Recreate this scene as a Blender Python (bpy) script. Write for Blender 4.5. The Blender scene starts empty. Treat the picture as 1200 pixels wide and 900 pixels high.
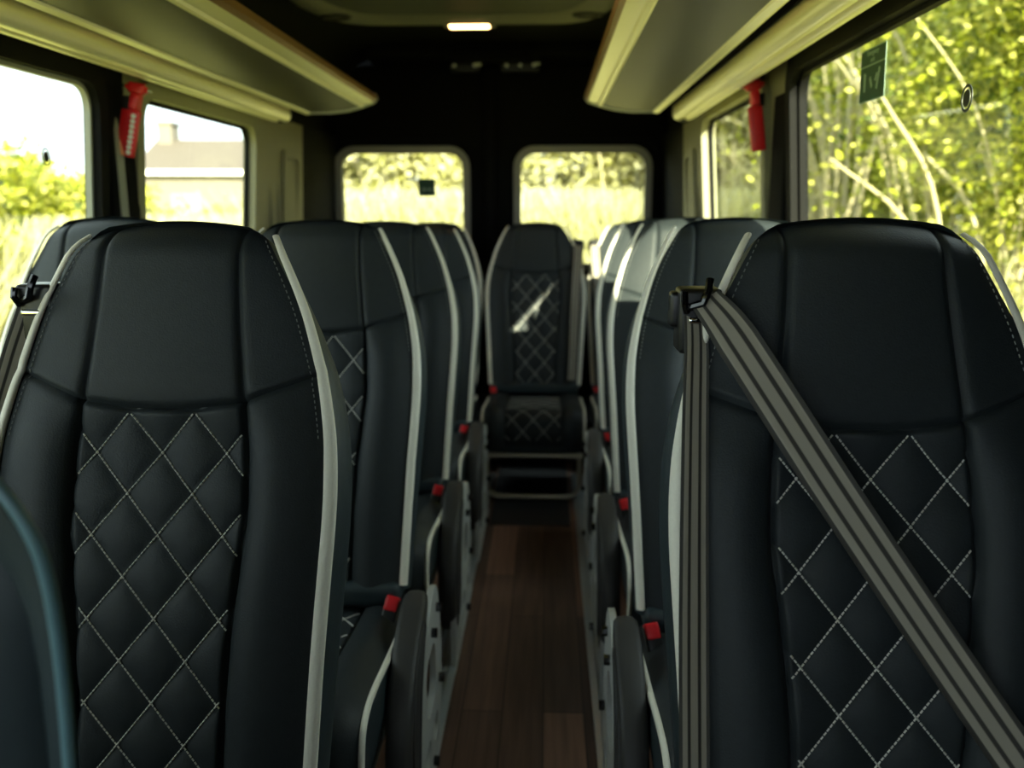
import bpy, bmesh, math, random
import numpy as np
from mathutils import Vector, Matrix
random.seed(7)
PI = math.pi
C = bpy.context.scene.collection
S = bpy.context.scene

# ------------------------------------------------------------------ helpers
def lerp(a, b, t): return a + (b - a) * t
def smooth(a, b, x):
    t = min(1, max(0, (x - a) / (b - a))); return t * t * (3 - 2 * t)
def interp(tab):
    xs = [p[0] for p in tab]; ys = [p[1] for p in tab]
    def f(x):
        if x <= xs[0]: return ys[0]
        if x >= xs[-1]: return ys[-1]
        k = 0
        while xs[k + 1] < x: k += 1
        # Catmull-Rom (monotone enough for these tables)
        h = xs[k + 1] - xs[k]; t = (x - xs[k]) / h
        def slope(j):
            if j == 0: return (ys[1] - ys[0]) / (xs[1] - xs[0])
            if j == len(xs) - 1: return (ys[-1] - ys[-2]) / (xs[-1] - xs[-2])
            return (ys[j + 1] - ys[j - 1]) / (xs[j + 1] - xs[j - 1])
        m0, m1 = slope(k) * h, slope(k + 1) * h
        return (2*t**3-3*t*t+1)*ys[k] + (t**3-2*t*t+t)*m0 + (-2*t**3+3*t*t)*ys[k+1] + (t**3-t*t)*m1
    return f

class MB:
    """collects geometry for ONE mesh"""
    def __init__(s): s.v = []; s.f = []; s.mi = []; s.uv = {}
    def add(s, vs, fs, mi=0):
        n = len(s.v); s.v += [tuple(p) for p in vs]
        s.f += [tuple(i + n for i in q) for q in fs]; s.mi += [mi] * len(fs)
        return n
    def grid(s, fn, nu, nv, mi=0, flip=False):
        vs = [fn(i / nu, j / nv) for j in range(nv + 1) for i in range(nu + 1)]
        W = nu + 1; fs = []
        for j in range(nv):
            for i in range(nu):
                q = (j*W+i, j*W+i+1, (j+1)*W+i+1, (j+1)*W+i)
                fs.append(q[::-1] if flip else q)
        s.add(vs, fs, mi)
    def box(s, lo, hi, bev=0.0, mi=0, M=None):
        bm = bmesh.new(); bmesh.ops.create_cube(bm, size=1)
        for v in bm.verts:
            v.co = Vector([lerp(lo[k], hi[k], v.co[k] + .5) for k in range(3)])
        if bev > 0:
            bmesh.ops.bevel(bm, geom=bm.edges[:], offset=bev, segments=3, profile=.6, affect='EDGES')
        s.frombm(bm, mi, M); bm.free()
    def frombm(s, bm, mi=0, M=None):
        bm.verts.ensure_lookup_table(); bm.verts.index_update()
        s.add([(M @ v.co) if M else v.co.copy() for v in bm.verts], [[v.index for v in f.verts] for f in bm.faces], mi)
    def sweep(s, path, prof, mi=0, up=(0, 0, 1), closed=False, caps=True, scale=None):
        """prof: closed list of (a,b) offsets; a along side vector, b along 'up-ish' vector"""
        P = [Vector(p) for p in path]; n = len(P); rings = []
        for i in range(n):
            if closed: t = P[(i + 1) % n] - P[i - 1]
            else: t = P[min(i + 1, n - 1)] - P[max(i - 1, 0)]
            t.normalize(); u = up(i) if callable(up) else Vector(up)
            u = Vector(u); side = t.cross(u)
            if side.length < 1e-6: side = t.cross(Vector((0, 1, .01)))
            side.normalize(); b = side.cross(t).normalized()
            k = scale(i / max(1, n - 1)) if scale else 1
            rings.append([P[i] + side * a * k + b * c * k for a, c in prof])
        m = len(prof); vs = [p for r in rings for p in r]; fs = []
        for i in range(n if closed else n - 1):
            j = (i + 1) % n
            for k in range(m):
                l = (k + 1) % m; fs.append((i*m+k, i*m+l, j*m+l, j*m+k))
        if caps and not closed:
            fs.append(tuple(range(m))); fs.append(tuple((n-1)*m + k for k in reversed(range(m))))
        s.add(vs, fs, mi)
    def tube(s, path, r, k=10, **kw):
        s.sweep(path, [(r*math.cos(2*PI*a/k), r*math.sin(2*PI*a/k)) for a in range(k)], **kw)
    def plate(s, outer, holes, mp, th, mi=0):
        """flat polygon with holes, mapped by mp(a,b,depth), thickness th"""
        bm = bmesh.new(); loops = []
        for lp in [outer] + holes:
            vs = [bm.verts.new((a, b, 0)) for a, b in lp]
            loops.append(vs)
            for i in range(len(vs)): bm.edges.new((vs[i - 1], vs[i]))
        bmesh.ops.triangle_fill(bm, edges=bm.edges[:], use_beauty=True, use_dissolve=False)
        bm.verts.index_update(); n = len(bm.verts)
        pts = [(v.co.x, v.co.y) for v in bm.verts]
        fs = []
        for f in bm.faces:
            q = [v.index for v in f.verts]
            fs.append(q); fs.append([i + n for i in reversed(q)])
        for vs in loops:
            for i in range(len(vs)):
                a, b = vs[i - 1].index, vs[i].index
                fs.append((a, b, b + n, a + n))
        s.add([mp(a, b, 0) for a, b in pts] + [mp(a, b, th) for a, b in pts], fs, mi)
        bm.free()
    def build(s, name, mats, parent=None, smooth_=True, angle=40, loc=None, fix=True):
        me = s.mesh(name, mats, smooth_, angle, fix)
        return put(name, me, parent, loc)
    def mesh(s, name, mats, smooth_=True, angle=40, fix=True):
        me = bpy.data.meshes.new(name)
        me.from_pydata(s.v, [], s.f)
        if not isinstance(mats, (list, tuple)): mats = [mats]
        for m in mats: me.materials.append(m)
        if len(mats) > 1: me.polygons.foreach_set('material_index', s.mi)
        if fix:
            bm = bmesh.new(); bm.from_mesh(me)
            bmesh.ops.recalc_face_normals(bm, faces=bm.faces[:]); bm.to_mesh(me); bm.free()
        if smooth_:
            me.polygons.foreach_set('use_smooth', [True] * len(me.polygons))
            try: me.set_sharp_from_angle(angle=math.radians(angle))
            except Exception: pass
        me.update()
        return me

def put(name, me, parent=None, loc=None):
    o = bpy.data.objects.new(name, me); C.objects.link(o)
    if parent: o.parent = parent
    if loc: o.location = loc
    return o
def empty(name, loc=(0, 0, 0), rz=0):
    o = bpy.data.objects.new(name, None); C.objects.link(o)
    o.location = loc; o.rotation_euler = (0, 0, rz); o.empty_display_size = .1
    return o
def tag(o, label=None, cat=None, group=None, kind=None):
    if label: o['label'] = label
    if cat: o['category'] = cat
    if group: o['group'] = group
    if kind: o['kind'] = kind
    return o
def rrect(a0, b0, a1, b1, r, n=7):
    out = []
    for cx, cy, s in ((a1 - r, b1 - r, 0), (a0 + r, b1 - r, 1), (a0 + r, b0 + r, 2), (a1 - r, b0 + r, 3)):
        for i in range(n + 1):
            t = (s + i / n) * PI / 2
            out.append((cx + r * math.cos(t), cy + r * math.sin(t)))
    return out

# ------------------------------------------------------------------ materials
def srgb(r, g, b):
    f = lambda c: c / 12.92 if c <= .04045 else ((c + .055) / 1.055) ** 2.4
    return (f(r / 255), f(g / 255), f(b / 255), 1)
def mat(name, col, rough=.5, metal=0, spec=.5, noise=None, bump=None, coat=0, sheen=0):
    m = bpy.data.materials.new(name); m.use_nodes = True
    nt = m.node_tree; b = nt.nodes['Principled BSDF']
    b.inputs['Base Color'].default_value = col
    b.inputs['Roughness'].default_value = rough
    b.inputs['Metallic'].default_value = metal
    b.inputs['Specular IOR Level'].default_value = spec
    b.inputs['Coat Weight'].default_value = coat
    b.inputs['Sheen Weight'].default_value = sheen
    tc = nt.nodes.new('ShaderNodeTexCoord')
    if noise:
        sc, amt = noise
        n = nt.nodes.new('ShaderNodeTexNoise'); n.inputs['Scale'].default_value = sc; n.inputs['Detail'].default_value = 4
        nt.links.new(tc.outputs['Object'], n.inputs['Vector'])
        mx = nt.nodes.new('ShaderNodeMix'); mx.data_type = 'RGBA'
        mx.inputs['A'].default_value = tuple(c * (1 - amt) for c in col[:3]) + (1,)
        mx.inputs['B'].default_value = tuple(min(1, c * (1 + amt)) for c in col[:3]) + (1,)
        nt.links.new(n.outputs['Fac'], mx.inputs['Factor']); nt.links.new(mx.outputs['Result'], b.inputs['Base Color'])
    if bump:
        sc, st = bump
        n = nt.nodes.new('ShaderNodeTexNoise'); n.inputs['Scale'].default_value = sc; n.inputs['Detail'].default_value = 2
        nt.links.new(tc.outputs['Object'], n.inputs['Vector'])
        bp = nt.nodes.new('ShaderNodeBump'); bp.inputs['Strength'].default_value = st; bp.inputs['Distance'].default_value = .002
        nt.links.new(n.outputs['Fac'], bp.inputs['Height']); nt.links.new(bp.outputs['Normal'], b.inputs['Normal'])
    return m
def emis(name, col, strength):
    m = mat(name, col, .4); b = m.node_tree.nodes['Principled BSDF']
    b.inputs['Emission Color'].default_value = col; b.inputs['Emission Strength'].default_value = strength
    return m

M = {}
M['leather'] = mat('charcoal_upholstery', srgb(38, 44, 47), .58, spec=.36, noise=(90, .18), bump=(420, .25))
M['leather_side'] = mat('charcoal_side_upholstery', srgb(38, 50, 54), .52, spec=.45, noise=(60, .15), bump=(420, .2))
M['piping'] = mat('pale_grey_piping', srgb(240, 236, 220), .55, noise=(300, .06), bump=(160, .5))
M['thread'] = mat('pale_thread', srgb(214, 212, 204), .6)
M['thread_dim'] = mat('grey_thread', srgb(120, 122, 120), .6)
M['plastic'] = mat('charcoal_plastic', srgb(54, 53, 52), .5, spec=.45, noise=(40, .1), bump=(600, .25))
M['teal'] = mat('teal_grey_highlight', srgb(92, 124, 132), .35)  # highlight tone for the front seat's rim
M['mat_grey'] = mat('dark_grey_lino', srgb(38, 38, 40), .6, noise=(40, .2))
M['black'] = mat('black_plastic', srgb(20, 20, 20), .35, spec=.5)
M['gloss_black'] = mat('gloss_black_plastic', srgb(14, 15, 16), .12, spec=.6)
M['metal'] = mat('grey_cast_aluminium', srgb(196, 198, 194), .45, metal=.3, noise=(30, .08))
M['chrome'] = mat('polished_steel', srgb(215, 215, 212), .12, metal=1)
M['cream_tube'] = mat('satin_steel_tube', srgb(190, 182, 160), .3, metal=.6)
M['red'] = mat('red_plastic', srgb(215, 30, 38), .35)
M['wall'] = mat('black_wall_trim', srgb(10, 10, 10), .8, spec=.12, noise=(25, .2), bump=(300, .3))
M['trim'] = mat('grey_wall_trim', srgb(134, 131, 104), .55, noise=(20, .08), bump=(300, .15))
M['rubber'] = mat('black_rubber_seal', srgb(10, 10, 10), .7, spec=.12)
M['reveal'] = mat('pale_window_reveal', srgb(150, 152, 140), .6)
M['ceil'] = mat('dark_headliner', srgb(15, 14, 13), .9, spec=.1, noise=(40, .2), bump=(350, .4))
M['console'] = mat('grey_console', srgb(120, 116, 104), .6, noise=(20, .06))
M['console_dark'] = mat('dark_console_panel', srgb(64, 62, 56), .6)
M['door'] = mat('black_door_trim', srgb(10, 10, 9), .8, spec=.12, noise=(30, .2), bump=(260, .4))
M['doorframe'] = mat('grey_door_window_frame', srgb(140, 138, 124), .5)
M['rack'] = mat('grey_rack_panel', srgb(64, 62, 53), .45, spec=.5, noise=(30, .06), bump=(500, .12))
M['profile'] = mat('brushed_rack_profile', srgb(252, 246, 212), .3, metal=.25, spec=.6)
M['lip'] = mat('bronze_rack_lip', srgb(150, 112, 62), .35, metal=.5)
M['rail'] = mat('aluminium_rail', srgb(206, 212, 214), .35, metal=.8)
M['lamp'] = emis('warm_lamp', srgb(255, 196, 120), 5)
M['green'] = mat('green_sign', srgb(0, 66, 40), .5)
M['signwhite'] = mat('pale_sign_print', srgb(150, 178, 158), .5)
M['stud'] = mat('white_stud', srgb(245, 245, 240), .3)
M['orange'] = mat('sunlit_orange', srgb(255, 176, 128), .4)  # colour of the sunlit triangle on the left hammer
M['dot'] = mat('dark_window_dot', srgb(40, 46, 38), .5)
M['bark'] = mat('pale_bark', srgb(172, 162, 126), .8, noise=(12, .25))
M['soil'] = mat('dry_verge', srgb(158, 154, 74), .95, noise=(3, .3))
M['stucco'] = mat('pale_render', srgb(104, 98, 90), .85, noise=(2, .05))
M['roof'] = mat('pale_pinkish_roof', srgb(88, 80, 72), .85, noise=(6, .12))
M['darkglass'] = mat('house_window', srgb(120, 122, 118), .2)

# thin glazing: mostly see-through, a faint reflection
def glass(name, tint):
    m = bpy.data.materials.new(name); m.use_nodes = True; nt = m.node_tree; nt.nodes.clear()
    o = nt.nodes.new('ShaderNodeOutputMaterial'); t = nt.nodes.new('ShaderNodeBsdfTransparent'); g = nt.nodes.new('ShaderNodeBsdfGlossy')
    t.inputs['Color'].default_value = tint; g.inputs['Roughness'].default_value = .02
    lw = nt.nodes.new('ShaderNodeLayerWeight'); pw = nt.nodes.new('ShaderNodeMath'); pw.operation = 'POWER'; pw.inputs[1].default_value = 4.5
    f = nt.nodes.new('ShaderNodeMath'); f.operation = 'MULTIPLY_ADD'; f.inputs[1].default_value = .22; f.inputs[2].default_value = .012
    nt.links.new(lw.outputs['Facing'], pw.inputs[0]); nt.links.new(pw.outputs[0], f.inputs[0])
    mx = nt.nodes.new('ShaderNodeMixShader')
    nt.links.new(f.outputs[0], mx.inputs[0]); nt.links.new(t.outputs[0], mx.inputs[1]); nt.links.new(g.outputs[0], mx.inputs[2])
    nt.links.new(mx.outputs[0], o.inputs[0]); return m
M['glass'] = glass('window_glass', (.95, .97, .93, 1))

def webbing(name, dark, light):
    m = mat(name, dark, .5, spec=.35); nt = m.node_tree; b = nt.nodes['Principled BSDF']
    uv = nt.nodes.new('ShaderNodeUVMap'); sp = nt.nodes.new('ShaderNodeSeparateXYZ'); nt.links.new(uv.outputs[0], sp.inputs[0])
    r = nt.nodes.new('ShaderNodeValToRGB'); r.color_ramp.interpolation = 'LINEAR'
    stops = [(0, dark), (.10, dark), (.12, light), (.26, light), (.29, dark), (.36, dark), (.39, light), (.60, light), (.63, dark), (.71, dark), (.74, light), (.88, light), (.90, dark)]
    el = r.color_ramp.elements
    while len(el) < len(stops): el.new(.5)
    for e, (p, c) in zip(el, stops): e.position = p; e.color = c
    nt.links.new(sp.outputs[0], r.inputs[0]); nt.links.new(r.outputs[0], b.inputs['Base Color'])
    w = nt.nodes.new('ShaderNodeTexWave'); w.inputs['Scale'].default_value = 260; w.inputs['Distortion'].default_value = 0
    nt.links.new(uv.outputs[0], w.inputs['Vector']); w.bands_direction = 'Y'
    bp = nt.nodes.new('ShaderNodeBump'); bp.inputs['Strength'].default_value = .35; bp.inputs['Distance'].default_value = .001
    nt.links.new(w.outputs['Fac'], bp.inputs['Height']); nt.links.new(bp.outputs[0], b.inputs['Normal'])
    return m
M['belt'] = webbing('grey_striped_webbing', srgb(56, 54, 50), srgb(158, 152, 138))

def plank_floor():
    m = mat('dark_wood_plank_floor', srgb(70, 52, 44), .42, spec=.4); nt = m.node_tree; b = nt.nodes['Principled BSDF']
    tc = nt.nodes.new('ShaderNodeTexCoord'); mp = nt.nodes.new('ShaderNodeMapping')
    mp.inputs['Rotation'].default_value = (0, 0, PI / 2); nt.links.new(tc.outputs['Object'], mp.inputs['Vector'])
    br = nt.nodes.new('ShaderNodeTexBrick'); nt.links.new(mp.outputs[0], br.inputs['Vector'])
    br.inputs['Color1'].default_value = srgb(146, 112, 95); br.inputs['Color2'].default_value = srgb(88, 68, 59); br.inputs['Mortar'].default_value = srgb(26, 20, 18)
    br.inputs['Scale'].default_value = 1; br.inputs['Mortar Size'].default_value = .0015; br.inputs['Brick Width'].default_value = .8; br.inputs['Row Height'].default_value = .1
    br.offset = .37
    mp2 = nt.nodes.new('ShaderNodeMapping'); mp2.inputs['Scale'].default_value = (60, 3, 1); nt.links.new(tc.outputs['Object'], mp2.inputs['Vector'])
    n = nt.nodes.new('ShaderNodeTexNoise'); n.inputs['Scale'].default_value = 1; n.inputs['Detail'].default_value = 5; nt.links.new(mp2.outputs[0], n.inputs['Vector'])
    mx = nt.nodes.new('ShaderNodeMix'); mx.data_type = 'RGBA'; mx.blend_type = 'MULTIPLY'; mx.inputs['Factor'].default_value = .75
    r = nt.nodes.new('ShaderNodeValToRGB'); r.color_ramp.elements[0].position = .3; r.color_ramp.elements[0].color = (.45, .42, .4, 1); r.color_ramp.elements[1].position = .7; r.color_ramp.elements[1].color = (1.15, 1.1, 1.05, 1)
    nt.links.new(n.outputs['Fac'], r.inputs[0]); nt.links.new(br.outputs['Color'], mx.inputs['A']); nt.links.new(r.outputs[0], mx.inputs['B'])
    nt.links.new(mx.outputs['Result'], b.inputs['Base Color']); return m
M['floor'] = plank_floor()

def leaf_mat(name, c1, c2, c3, trans=.42, k=.6):
    c1, c2, c3 = [tuple(v * k for v in c[:3]) + (1,) for c in (c1, c2, c3)]
    m = bpy.data.materials.new(name); m.use_nodes = True; nt = m.node_tree; b = nt.nodes['Principled BSDF']
    o = nt.nodes['Material Output']
    g = nt.nodes.new('ShaderNodeNewGeometry'); r = nt.nodes.new('ShaderNodeValToRGB')
    el = r.color_ramp.elements; el[0].position = 0; el[0].color = c1; el[1].position = 1; el[1].color = c3
    e = el.new(.5); e.color = c2
    nt.links.new(g.outputs['Random Per Island'], r.inputs[0]); nt.links.new(r.outputs[0], b.inputs['Base Color'])
    b.inputs['Roughness'].default_value = .55
    t = nt.nodes.new('ShaderNodeBsdfTranslucent'); nt.links.new(r.outputs[0], t.inputs['Color'])
    mx = nt.nodes.new('ShaderNodeMixShader'); mx.inputs[0].default_value = trans
    nt.links.new(b.outputs[0], mx.inputs[1]); nt.links.new(t.outputs[0], mx.inputs[2]); nt.links.new(mx.outputs[0], o.inputs[0])
    return m
M['leaf'] = leaf_mat('yellow_green_leaves', srgb(60, 84, 14), srgb(200, 206, 50), srgb(246, 238, 128), k=.66)
M['leaf_dark'] = leaf_mat('mid_green_leaves', srgb(20, 46, 10), srgb(116, 150, 42), srgb(196, 204, 80))
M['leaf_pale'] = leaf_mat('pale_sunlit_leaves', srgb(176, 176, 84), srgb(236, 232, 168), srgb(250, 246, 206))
M['straw'] = leaf_mat('straw_grass', srgb(214, 210, 140), srgb(236, 232, 176), srgb(250, 248, 214))

# ------------------------------------------------------------------ camera
H = 1.21
THETA = math.atan(.204); PSI = math.atan(.0402)
cam = bpy.data.cameras.new('camera'); co = bpy.data.objects.new('camera', cam); C.objects.link(co)
cam.sensor_width = 36; cam.lens = 30.0; cam.clip_start = .02; cam.clip_end = 400
co.location = (0, 0, H); co.rotation_euler = (PI / 2 - THETA, 0, PSI)
cam.dof.use_dof = True; cam.dof.focus_distance = 1.12; cam.dof.aperture_fstop = 3.4
S.camera = co

XC = -.265                      # the van's centre line
XL, XR = XC - .97, XC + .97     # walls at seat-shoulder height
YR = 4.72                       # rear doors
YF = -1.35                      # cab end

# ------------------------------------------------------------------ setting
def wall_x(side, z):            # slight tumblehome
    return XC + side * (.965 - .075 * max(0, (z - .7)))
fl = MB(); fl.box((XL - .05, YF, -.06), (XR + .05, YR + .05, 0)); tag(fl.build('floor', M['floor'], smooth_=False), kind='structure')

ZTS = {-1: 1.53, 1: 1.56}; ZB = .86
WINS = {-1: [(1.0, 2.26), (2.49, 3.45), (-1.15, .78)], 1: [(1.12, 2.335), (2.62, 3.58)]}  # third left window is out of view, added for fill light
def side_wall(side, nm):
    ZT = ZTS[side]; WIN = WINS[side]
    wb = MB()
    outer = [(YF, 0), (2.41, 0), (2.41, 1.60), (YF, 1.60)]
    holes = [rrect(a, ZB, b, ZT, .07) for a, b in WIN[:1] + WIN[2:]]
    wb.plate(outer, holes, lambda a, b, d: (wall_x(side, b) + side * d, a, b), .030)
    o = wb.build('wall_' + nm, M['wall'], angle=30); tag(o, kind='structure')
    t = MB()
    outer = [(2.41, 0), (4.16, 0), (4.16, 1.60), (2.41, 1.60)]
    t.plate(outer, [rrect(WIN[1][0], ZB, WIN[1][1], ZT, .07)], lambda a, b, d: (wall_x(side, b) - side * .002 + side * d, a, b), .032)
    t.plate([(3.86, .8), (4.10, .8), (4.10, 1.47), (3.86, 1.47)], [rrect(3.885, .83, 4.075, 1.44, .04)], lambda a, b, d: (wall_x(side, b) - side * (.014 - d), a, b), .012)
    for yy in (3.70, 3.80):
        t.box((wall_x(side, 1.2) - .012, yy, .6), (wall_x(side, 1.2) + .012, yy + .012, 1.58), .004)
    t.build('trim_panel', M['trim'], o, angle=30)
    # corner post in front of the rear doors
    c = MB()
    c.plate([(4.16, 0), (YR + .02, 0), (YR + .02, 1.60), (4.16, 1.60)], [], lambda a, b, d: (wall_x(side, b) - side * (.03 * smooth(4.16, YR, a)) + side * d, a, b), .07)
    c.build('corner_post', M['wall'], o, angle=30)
    # cove above the windows up to the headliner
    cv = MB(); pr = [(.898, 1.60), (.90, 1.66), (.90, 1.75), (.86, 1.85), (.79, 1.93), (.68, 1.985), (.5, 2.015)]
    cv.grid(lambda u, v: (XC + side * interp([(i, p[0]) for i, p in enumerate(pr)])(u * 6), lerp(YF, YR, v), interp([(i, p[1]) for i, p in enumerate(pr)])(u * 6)), 12, 2)
    cv.grid(lambda u, v: (XC + side * (.05 + interp([(i, p[0]) for i, p in enumerate(pr)])(u * 6)), lerp(YF, YR, v), .05 + interp([(i, p[1]) for i, p in enumerate(pr)])(u * 6)), 12, 2)
    cv.build('cove', M['ceil'], o)
    return o
WL = side_wall(-1, 'left'); WR = side_wall(1, 'right')

wn = 0
def window(side, a, b, frame_m, reveal_m, proud=.018):
    global wn; wn += 1; ZT = ZTS[side]
    o = MB()
    # raised rubber surround
    o.plate(rrect(a - .04, ZB - .04, b + .04, ZT + .04, .09), [rrect(a + .004, ZB + .004, b - .004, ZT - .004, .068)], lambda p, q, d: (wall_x(side, q) - side * (proud - d), p, q), proud + .004)
    ob = o.build('window_%d' % wn, frame_m, angle=30); tag(ob, kind='structure')
    r = MB()
    r.plate(rrect(a - .002, ZB - .002, b + .002, ZT + .002, .07), [rrect(a + .014, ZB + .014, b - .014, ZT - .014, .06)], lambda p, q, d: (wall_x(side, q) + side * (.004 + d), p, q), .016)
    r.build('reveal', reveal_m, ob, angle=30)
    g = MB(); g.plate(rrect(a + .001, ZB + .001, b - .001, ZT - .001, .065), [], lambda p, q, d: (wall_x(side, q) + side * (.022 + d), p, q), .004)
    g.build('pane', M['glass'], ob, smooth_=False)
    return ob
for sd in (-1, 1):
    for k, (a, b) in enumerate(WINS[sd]):
        if k == 2: k = 0
        window(sd, a, b, M['rubber'] if k < 1 else M['trim'], (M['reveal'] if sd < 0 else M['rubber']) if k < 1 else M['rubber'], .018 if k < 1 else .024)

# ceiling
c = MB(); c.box((XC - .62, YF, 2.015), (XC + .62, YR + .05, 2.06)); tag(c.build('ceiling', M['ceil'], smooth_=False), kind='structure')
# pillar trims (between the windows), slightly proud
for sd, nm in ((-1, 'left'), (1, 'right')):
    p = MB(); p.box((-.02, -.075, .3), (.02, .075, 1.56), .014)
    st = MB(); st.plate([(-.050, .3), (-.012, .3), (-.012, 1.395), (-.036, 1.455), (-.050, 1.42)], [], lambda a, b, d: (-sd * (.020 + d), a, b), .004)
    o = p.build('trim_1' if sd < 0 else 'trim_2', M['wall'], loc=(wall_x(sd, 1.2) - sd * .006, 2.39 if sd < 0 else 2.47, 0)); tag(o, kind='structure')
    if sd < 0: st.build('sunlit_strip', M['reveal'], o, smooth_=False)  # sunlit band on the pillar, built as a pale slant-topped strip

# unseen front cab end; windscreen opening shaped to keep sun off the seats
f = MB(); f.plate([(XL - .05, 0), (XR + .05, 0), (XR + .05, 2.06), (XL - .05, 2.06)], [rrect(XL + .10, 1.0, .15, 1.72, .1)], lambda a, b, d: (a, YF - d, b), .05)
tag(f.build('wall_front', M['wall'], smooth_=False), kind='structure')

# rear doors
XS = -.305
def rear_door(i, x0, x1, wx0, wx1):
    d = MB(); top = 1.955
    d.plate([(x0, .02), (x1, .02), (x1, top), (x0, top)], [rrect(wx0, .92, wx1, 1.51, .08)], lambda a, b, q: (a, YR + q, b), .06)
    # quilted trim panel borders
    d.plate(rrect(x0 + .04, .12, x1 - .04, 1.90, .05), [rrect(wx0 - .07, .85, wx1 + .07, 1.58, .12)], lambda a, b, q: (a, YR - .012 + q, b), .012)
    o = d.build('door_%d' % i, M['door'], angle=30); tag(o, kind='structure')
    r = MB(); r.plate(rrect(wx0 - .035, .885, wx1 + .035, 1.545, .11), [rrect(wx0 + .004, .924, wx1 - .004, 1.506, .078)], lambda a, b, q: (a, YR - .022 + q, b), .03)
    r.build('window_frame', M['doorframe'], o, angle=30)
    g = MB(); g.plate(rrect(wx0, .92, wx1, 1.51, .08), [], lambda a, b, q: (a, YR + .03 + q, b), .004); g.build('pane', M['glass'], o, smooth_=False)
    return o
D1 = rear_door(1, -1.19, XS - .012, -1.115, -.45)
D2 = rear_door(2, XS + .012, .645, -.145, .525)
# centre seam strip with a rounded rubber seal
s_ = MB(); s_.box((XS - .035, YR - .03, .02), (XS + .035, YR + .02, 1.95), .012); s_.box((XS - .012, YR - .045, .02), (XS + .012, YR - .02, 1.95), .008)
tag(s_.build('trim_3', M['rubber']), kind='structure')
for i, x in ((4, -1.205), (5, .655)):     # pale door seals at the body corners
    s_ = MB(); s_.box((x - .006, YR - .05, .1), (x + .006, YR - .02, 1.62), .004); tag(s_.build('trim_%d' % i, M['doorframe']), kind='structure')
rw = MB(); rw.plate([(XL - .05, 0), (XR + .05, 0), (XR + .05, 2.06), (XL - .05, 2.06)], [rrect(-1.14, .9, -.425, 1.53, .09), rrect(-.17, .9, .55, 1.53, .09)], lambda a, b, d: (a, YR + .062 + d, b), .03)
tag(rw.build('wall_rear', M['door'], smooth_=False), kind='structure')
pb = MB(); pb.box((XC - .85, 4.02, 0), (XC + .85, 4.66, .20), .02); tag(pb.build('trim_7', M['door']), kind='structure')  # black box added under the rear bench to darken the gap
pb = MB(); pb.box((-.215, 3.16, 0), (.10, 4.02, .006), .002); tag(pb.build('trim_8', M['mat_grey']), kind='structure')
# header over the doors
h = MB(); h.box((XC - .66, 4.42, 1.955), (XC + .62, YR + .04, 2.03), .02); h.box((XS - .20, 4.39, 1.93), (XS + .20, 4.44, 1.985), .012)
tag(h.build('trim_6', M['wall']), kind='structure')
# latches at the head of the doors
def latch(x, w, lbl, n):
    e = empty('door_latch', (x, YR - .012, 1.945)); tag(e, lbl, 'door latch')
    b = MB(); b.box((-w, -.045, -.03), (w, 0, .03), .008); b.build('latch_body', M['black'], e)
    for k in range(n):
        q = MB(); xx = lerp(-w * .7, w * .7, k / max(1, n - 1))
        q.tube([(xx, -.045, 0), (xx, -.056, 0)], .009, 10, up=(0, 0, 1)); q.build('bolt', M['stud'], e)
    q = MB(); q.box((w * .75, -.06, -.022), (w * .75 + .03, -.04, .02), .006, M=Matrix.Rotation(-.25, 4, 'Y')); q.build('striker', M['stud'], e)
latch(XS - .13, .075, 'black latch with dull bolts above the left rear door window', 2)
latch(XS + .16, .10, 'black latch with bright striker above the right rear door window', 3)

# ------------------------------------------------------------------ ceiling console with lamp
def console():
    x = -.345
    e = empty('ceiling_console', (x, 2.98, 1.965)); tag(e, 'grey ceiling unit with rounded rear edge and a glowing lamp', 'ceiling unit')
    hw_ = .64
    def rim(k, z):   # plan outline (rounded trapezoid)
        pts = []
        base = [(-hw_, -.75), (hw_, -.75), (hw_, .55), (hw_ * .80, .86), (-hw_ * .80, .86), (-hw_, .55)]
        n = len(base)
        for i in range(n):
            p0, p1, p2 = Vector(base[i - 1]), Vector(base[i]), Vector(base[(i + 1) % n])
            a = p1 + (p0 - p1).normalized() * .14; b = p1 + (p2 - p1).normalized() * .14
            for t in range(8):
                u = t / 7; q = a * (1-u)**2 + p1 * 2*u*(1-u) + b * u*u
                pts.append((q.x * k, (q.y - .05) * (1 - (1 - k) * 1.2) + .05, z))
        return pts
    b = MB(); rings = [rim(1.0, .085), rim(1.0, .045), rim(.985, .02), rim(.95, .004), rim(.90, 0), rim(.80, .004), rim(.78, .014)]
    n = len(rings[0]); b.add([p for r in rings for p in r], [(i*n+k, i*n+(k+1)%n, (i+1)*n+(k+1)%n, (i+1)*n+k) for i in range(len(rings)-1) for k in range(n)])
    b.build('housing', M['console'], e)
    q = MB(); q.add(rim(.785, .012), [tuple(range(n))]); q.build('grille_panel', M['console_dark'], e, smooth_=False)
    for sx in (-.5, .5):
        v = MB()
        v.tube([(sx * 1.0 + .055 * math.cos(t), .62 + .035 * math.sin(t), -.0) for t in [2*PI*i/20 for i in range(20)]], .008, 8, up=(0, 0, 1), closed=True)
        v.build('air_vent', M['console_dark'], e)
    l = MB(); l.box((-.07, .765, -.008), (.10, .835, .012), .007); l.build('lamp_lens', M['lamp'], e)
    l = MB(); l.box((-.095, .755, -.004), (.125, .845, .014), .008); l.build('lamp_bezel', M['console'], e)
console()

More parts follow.
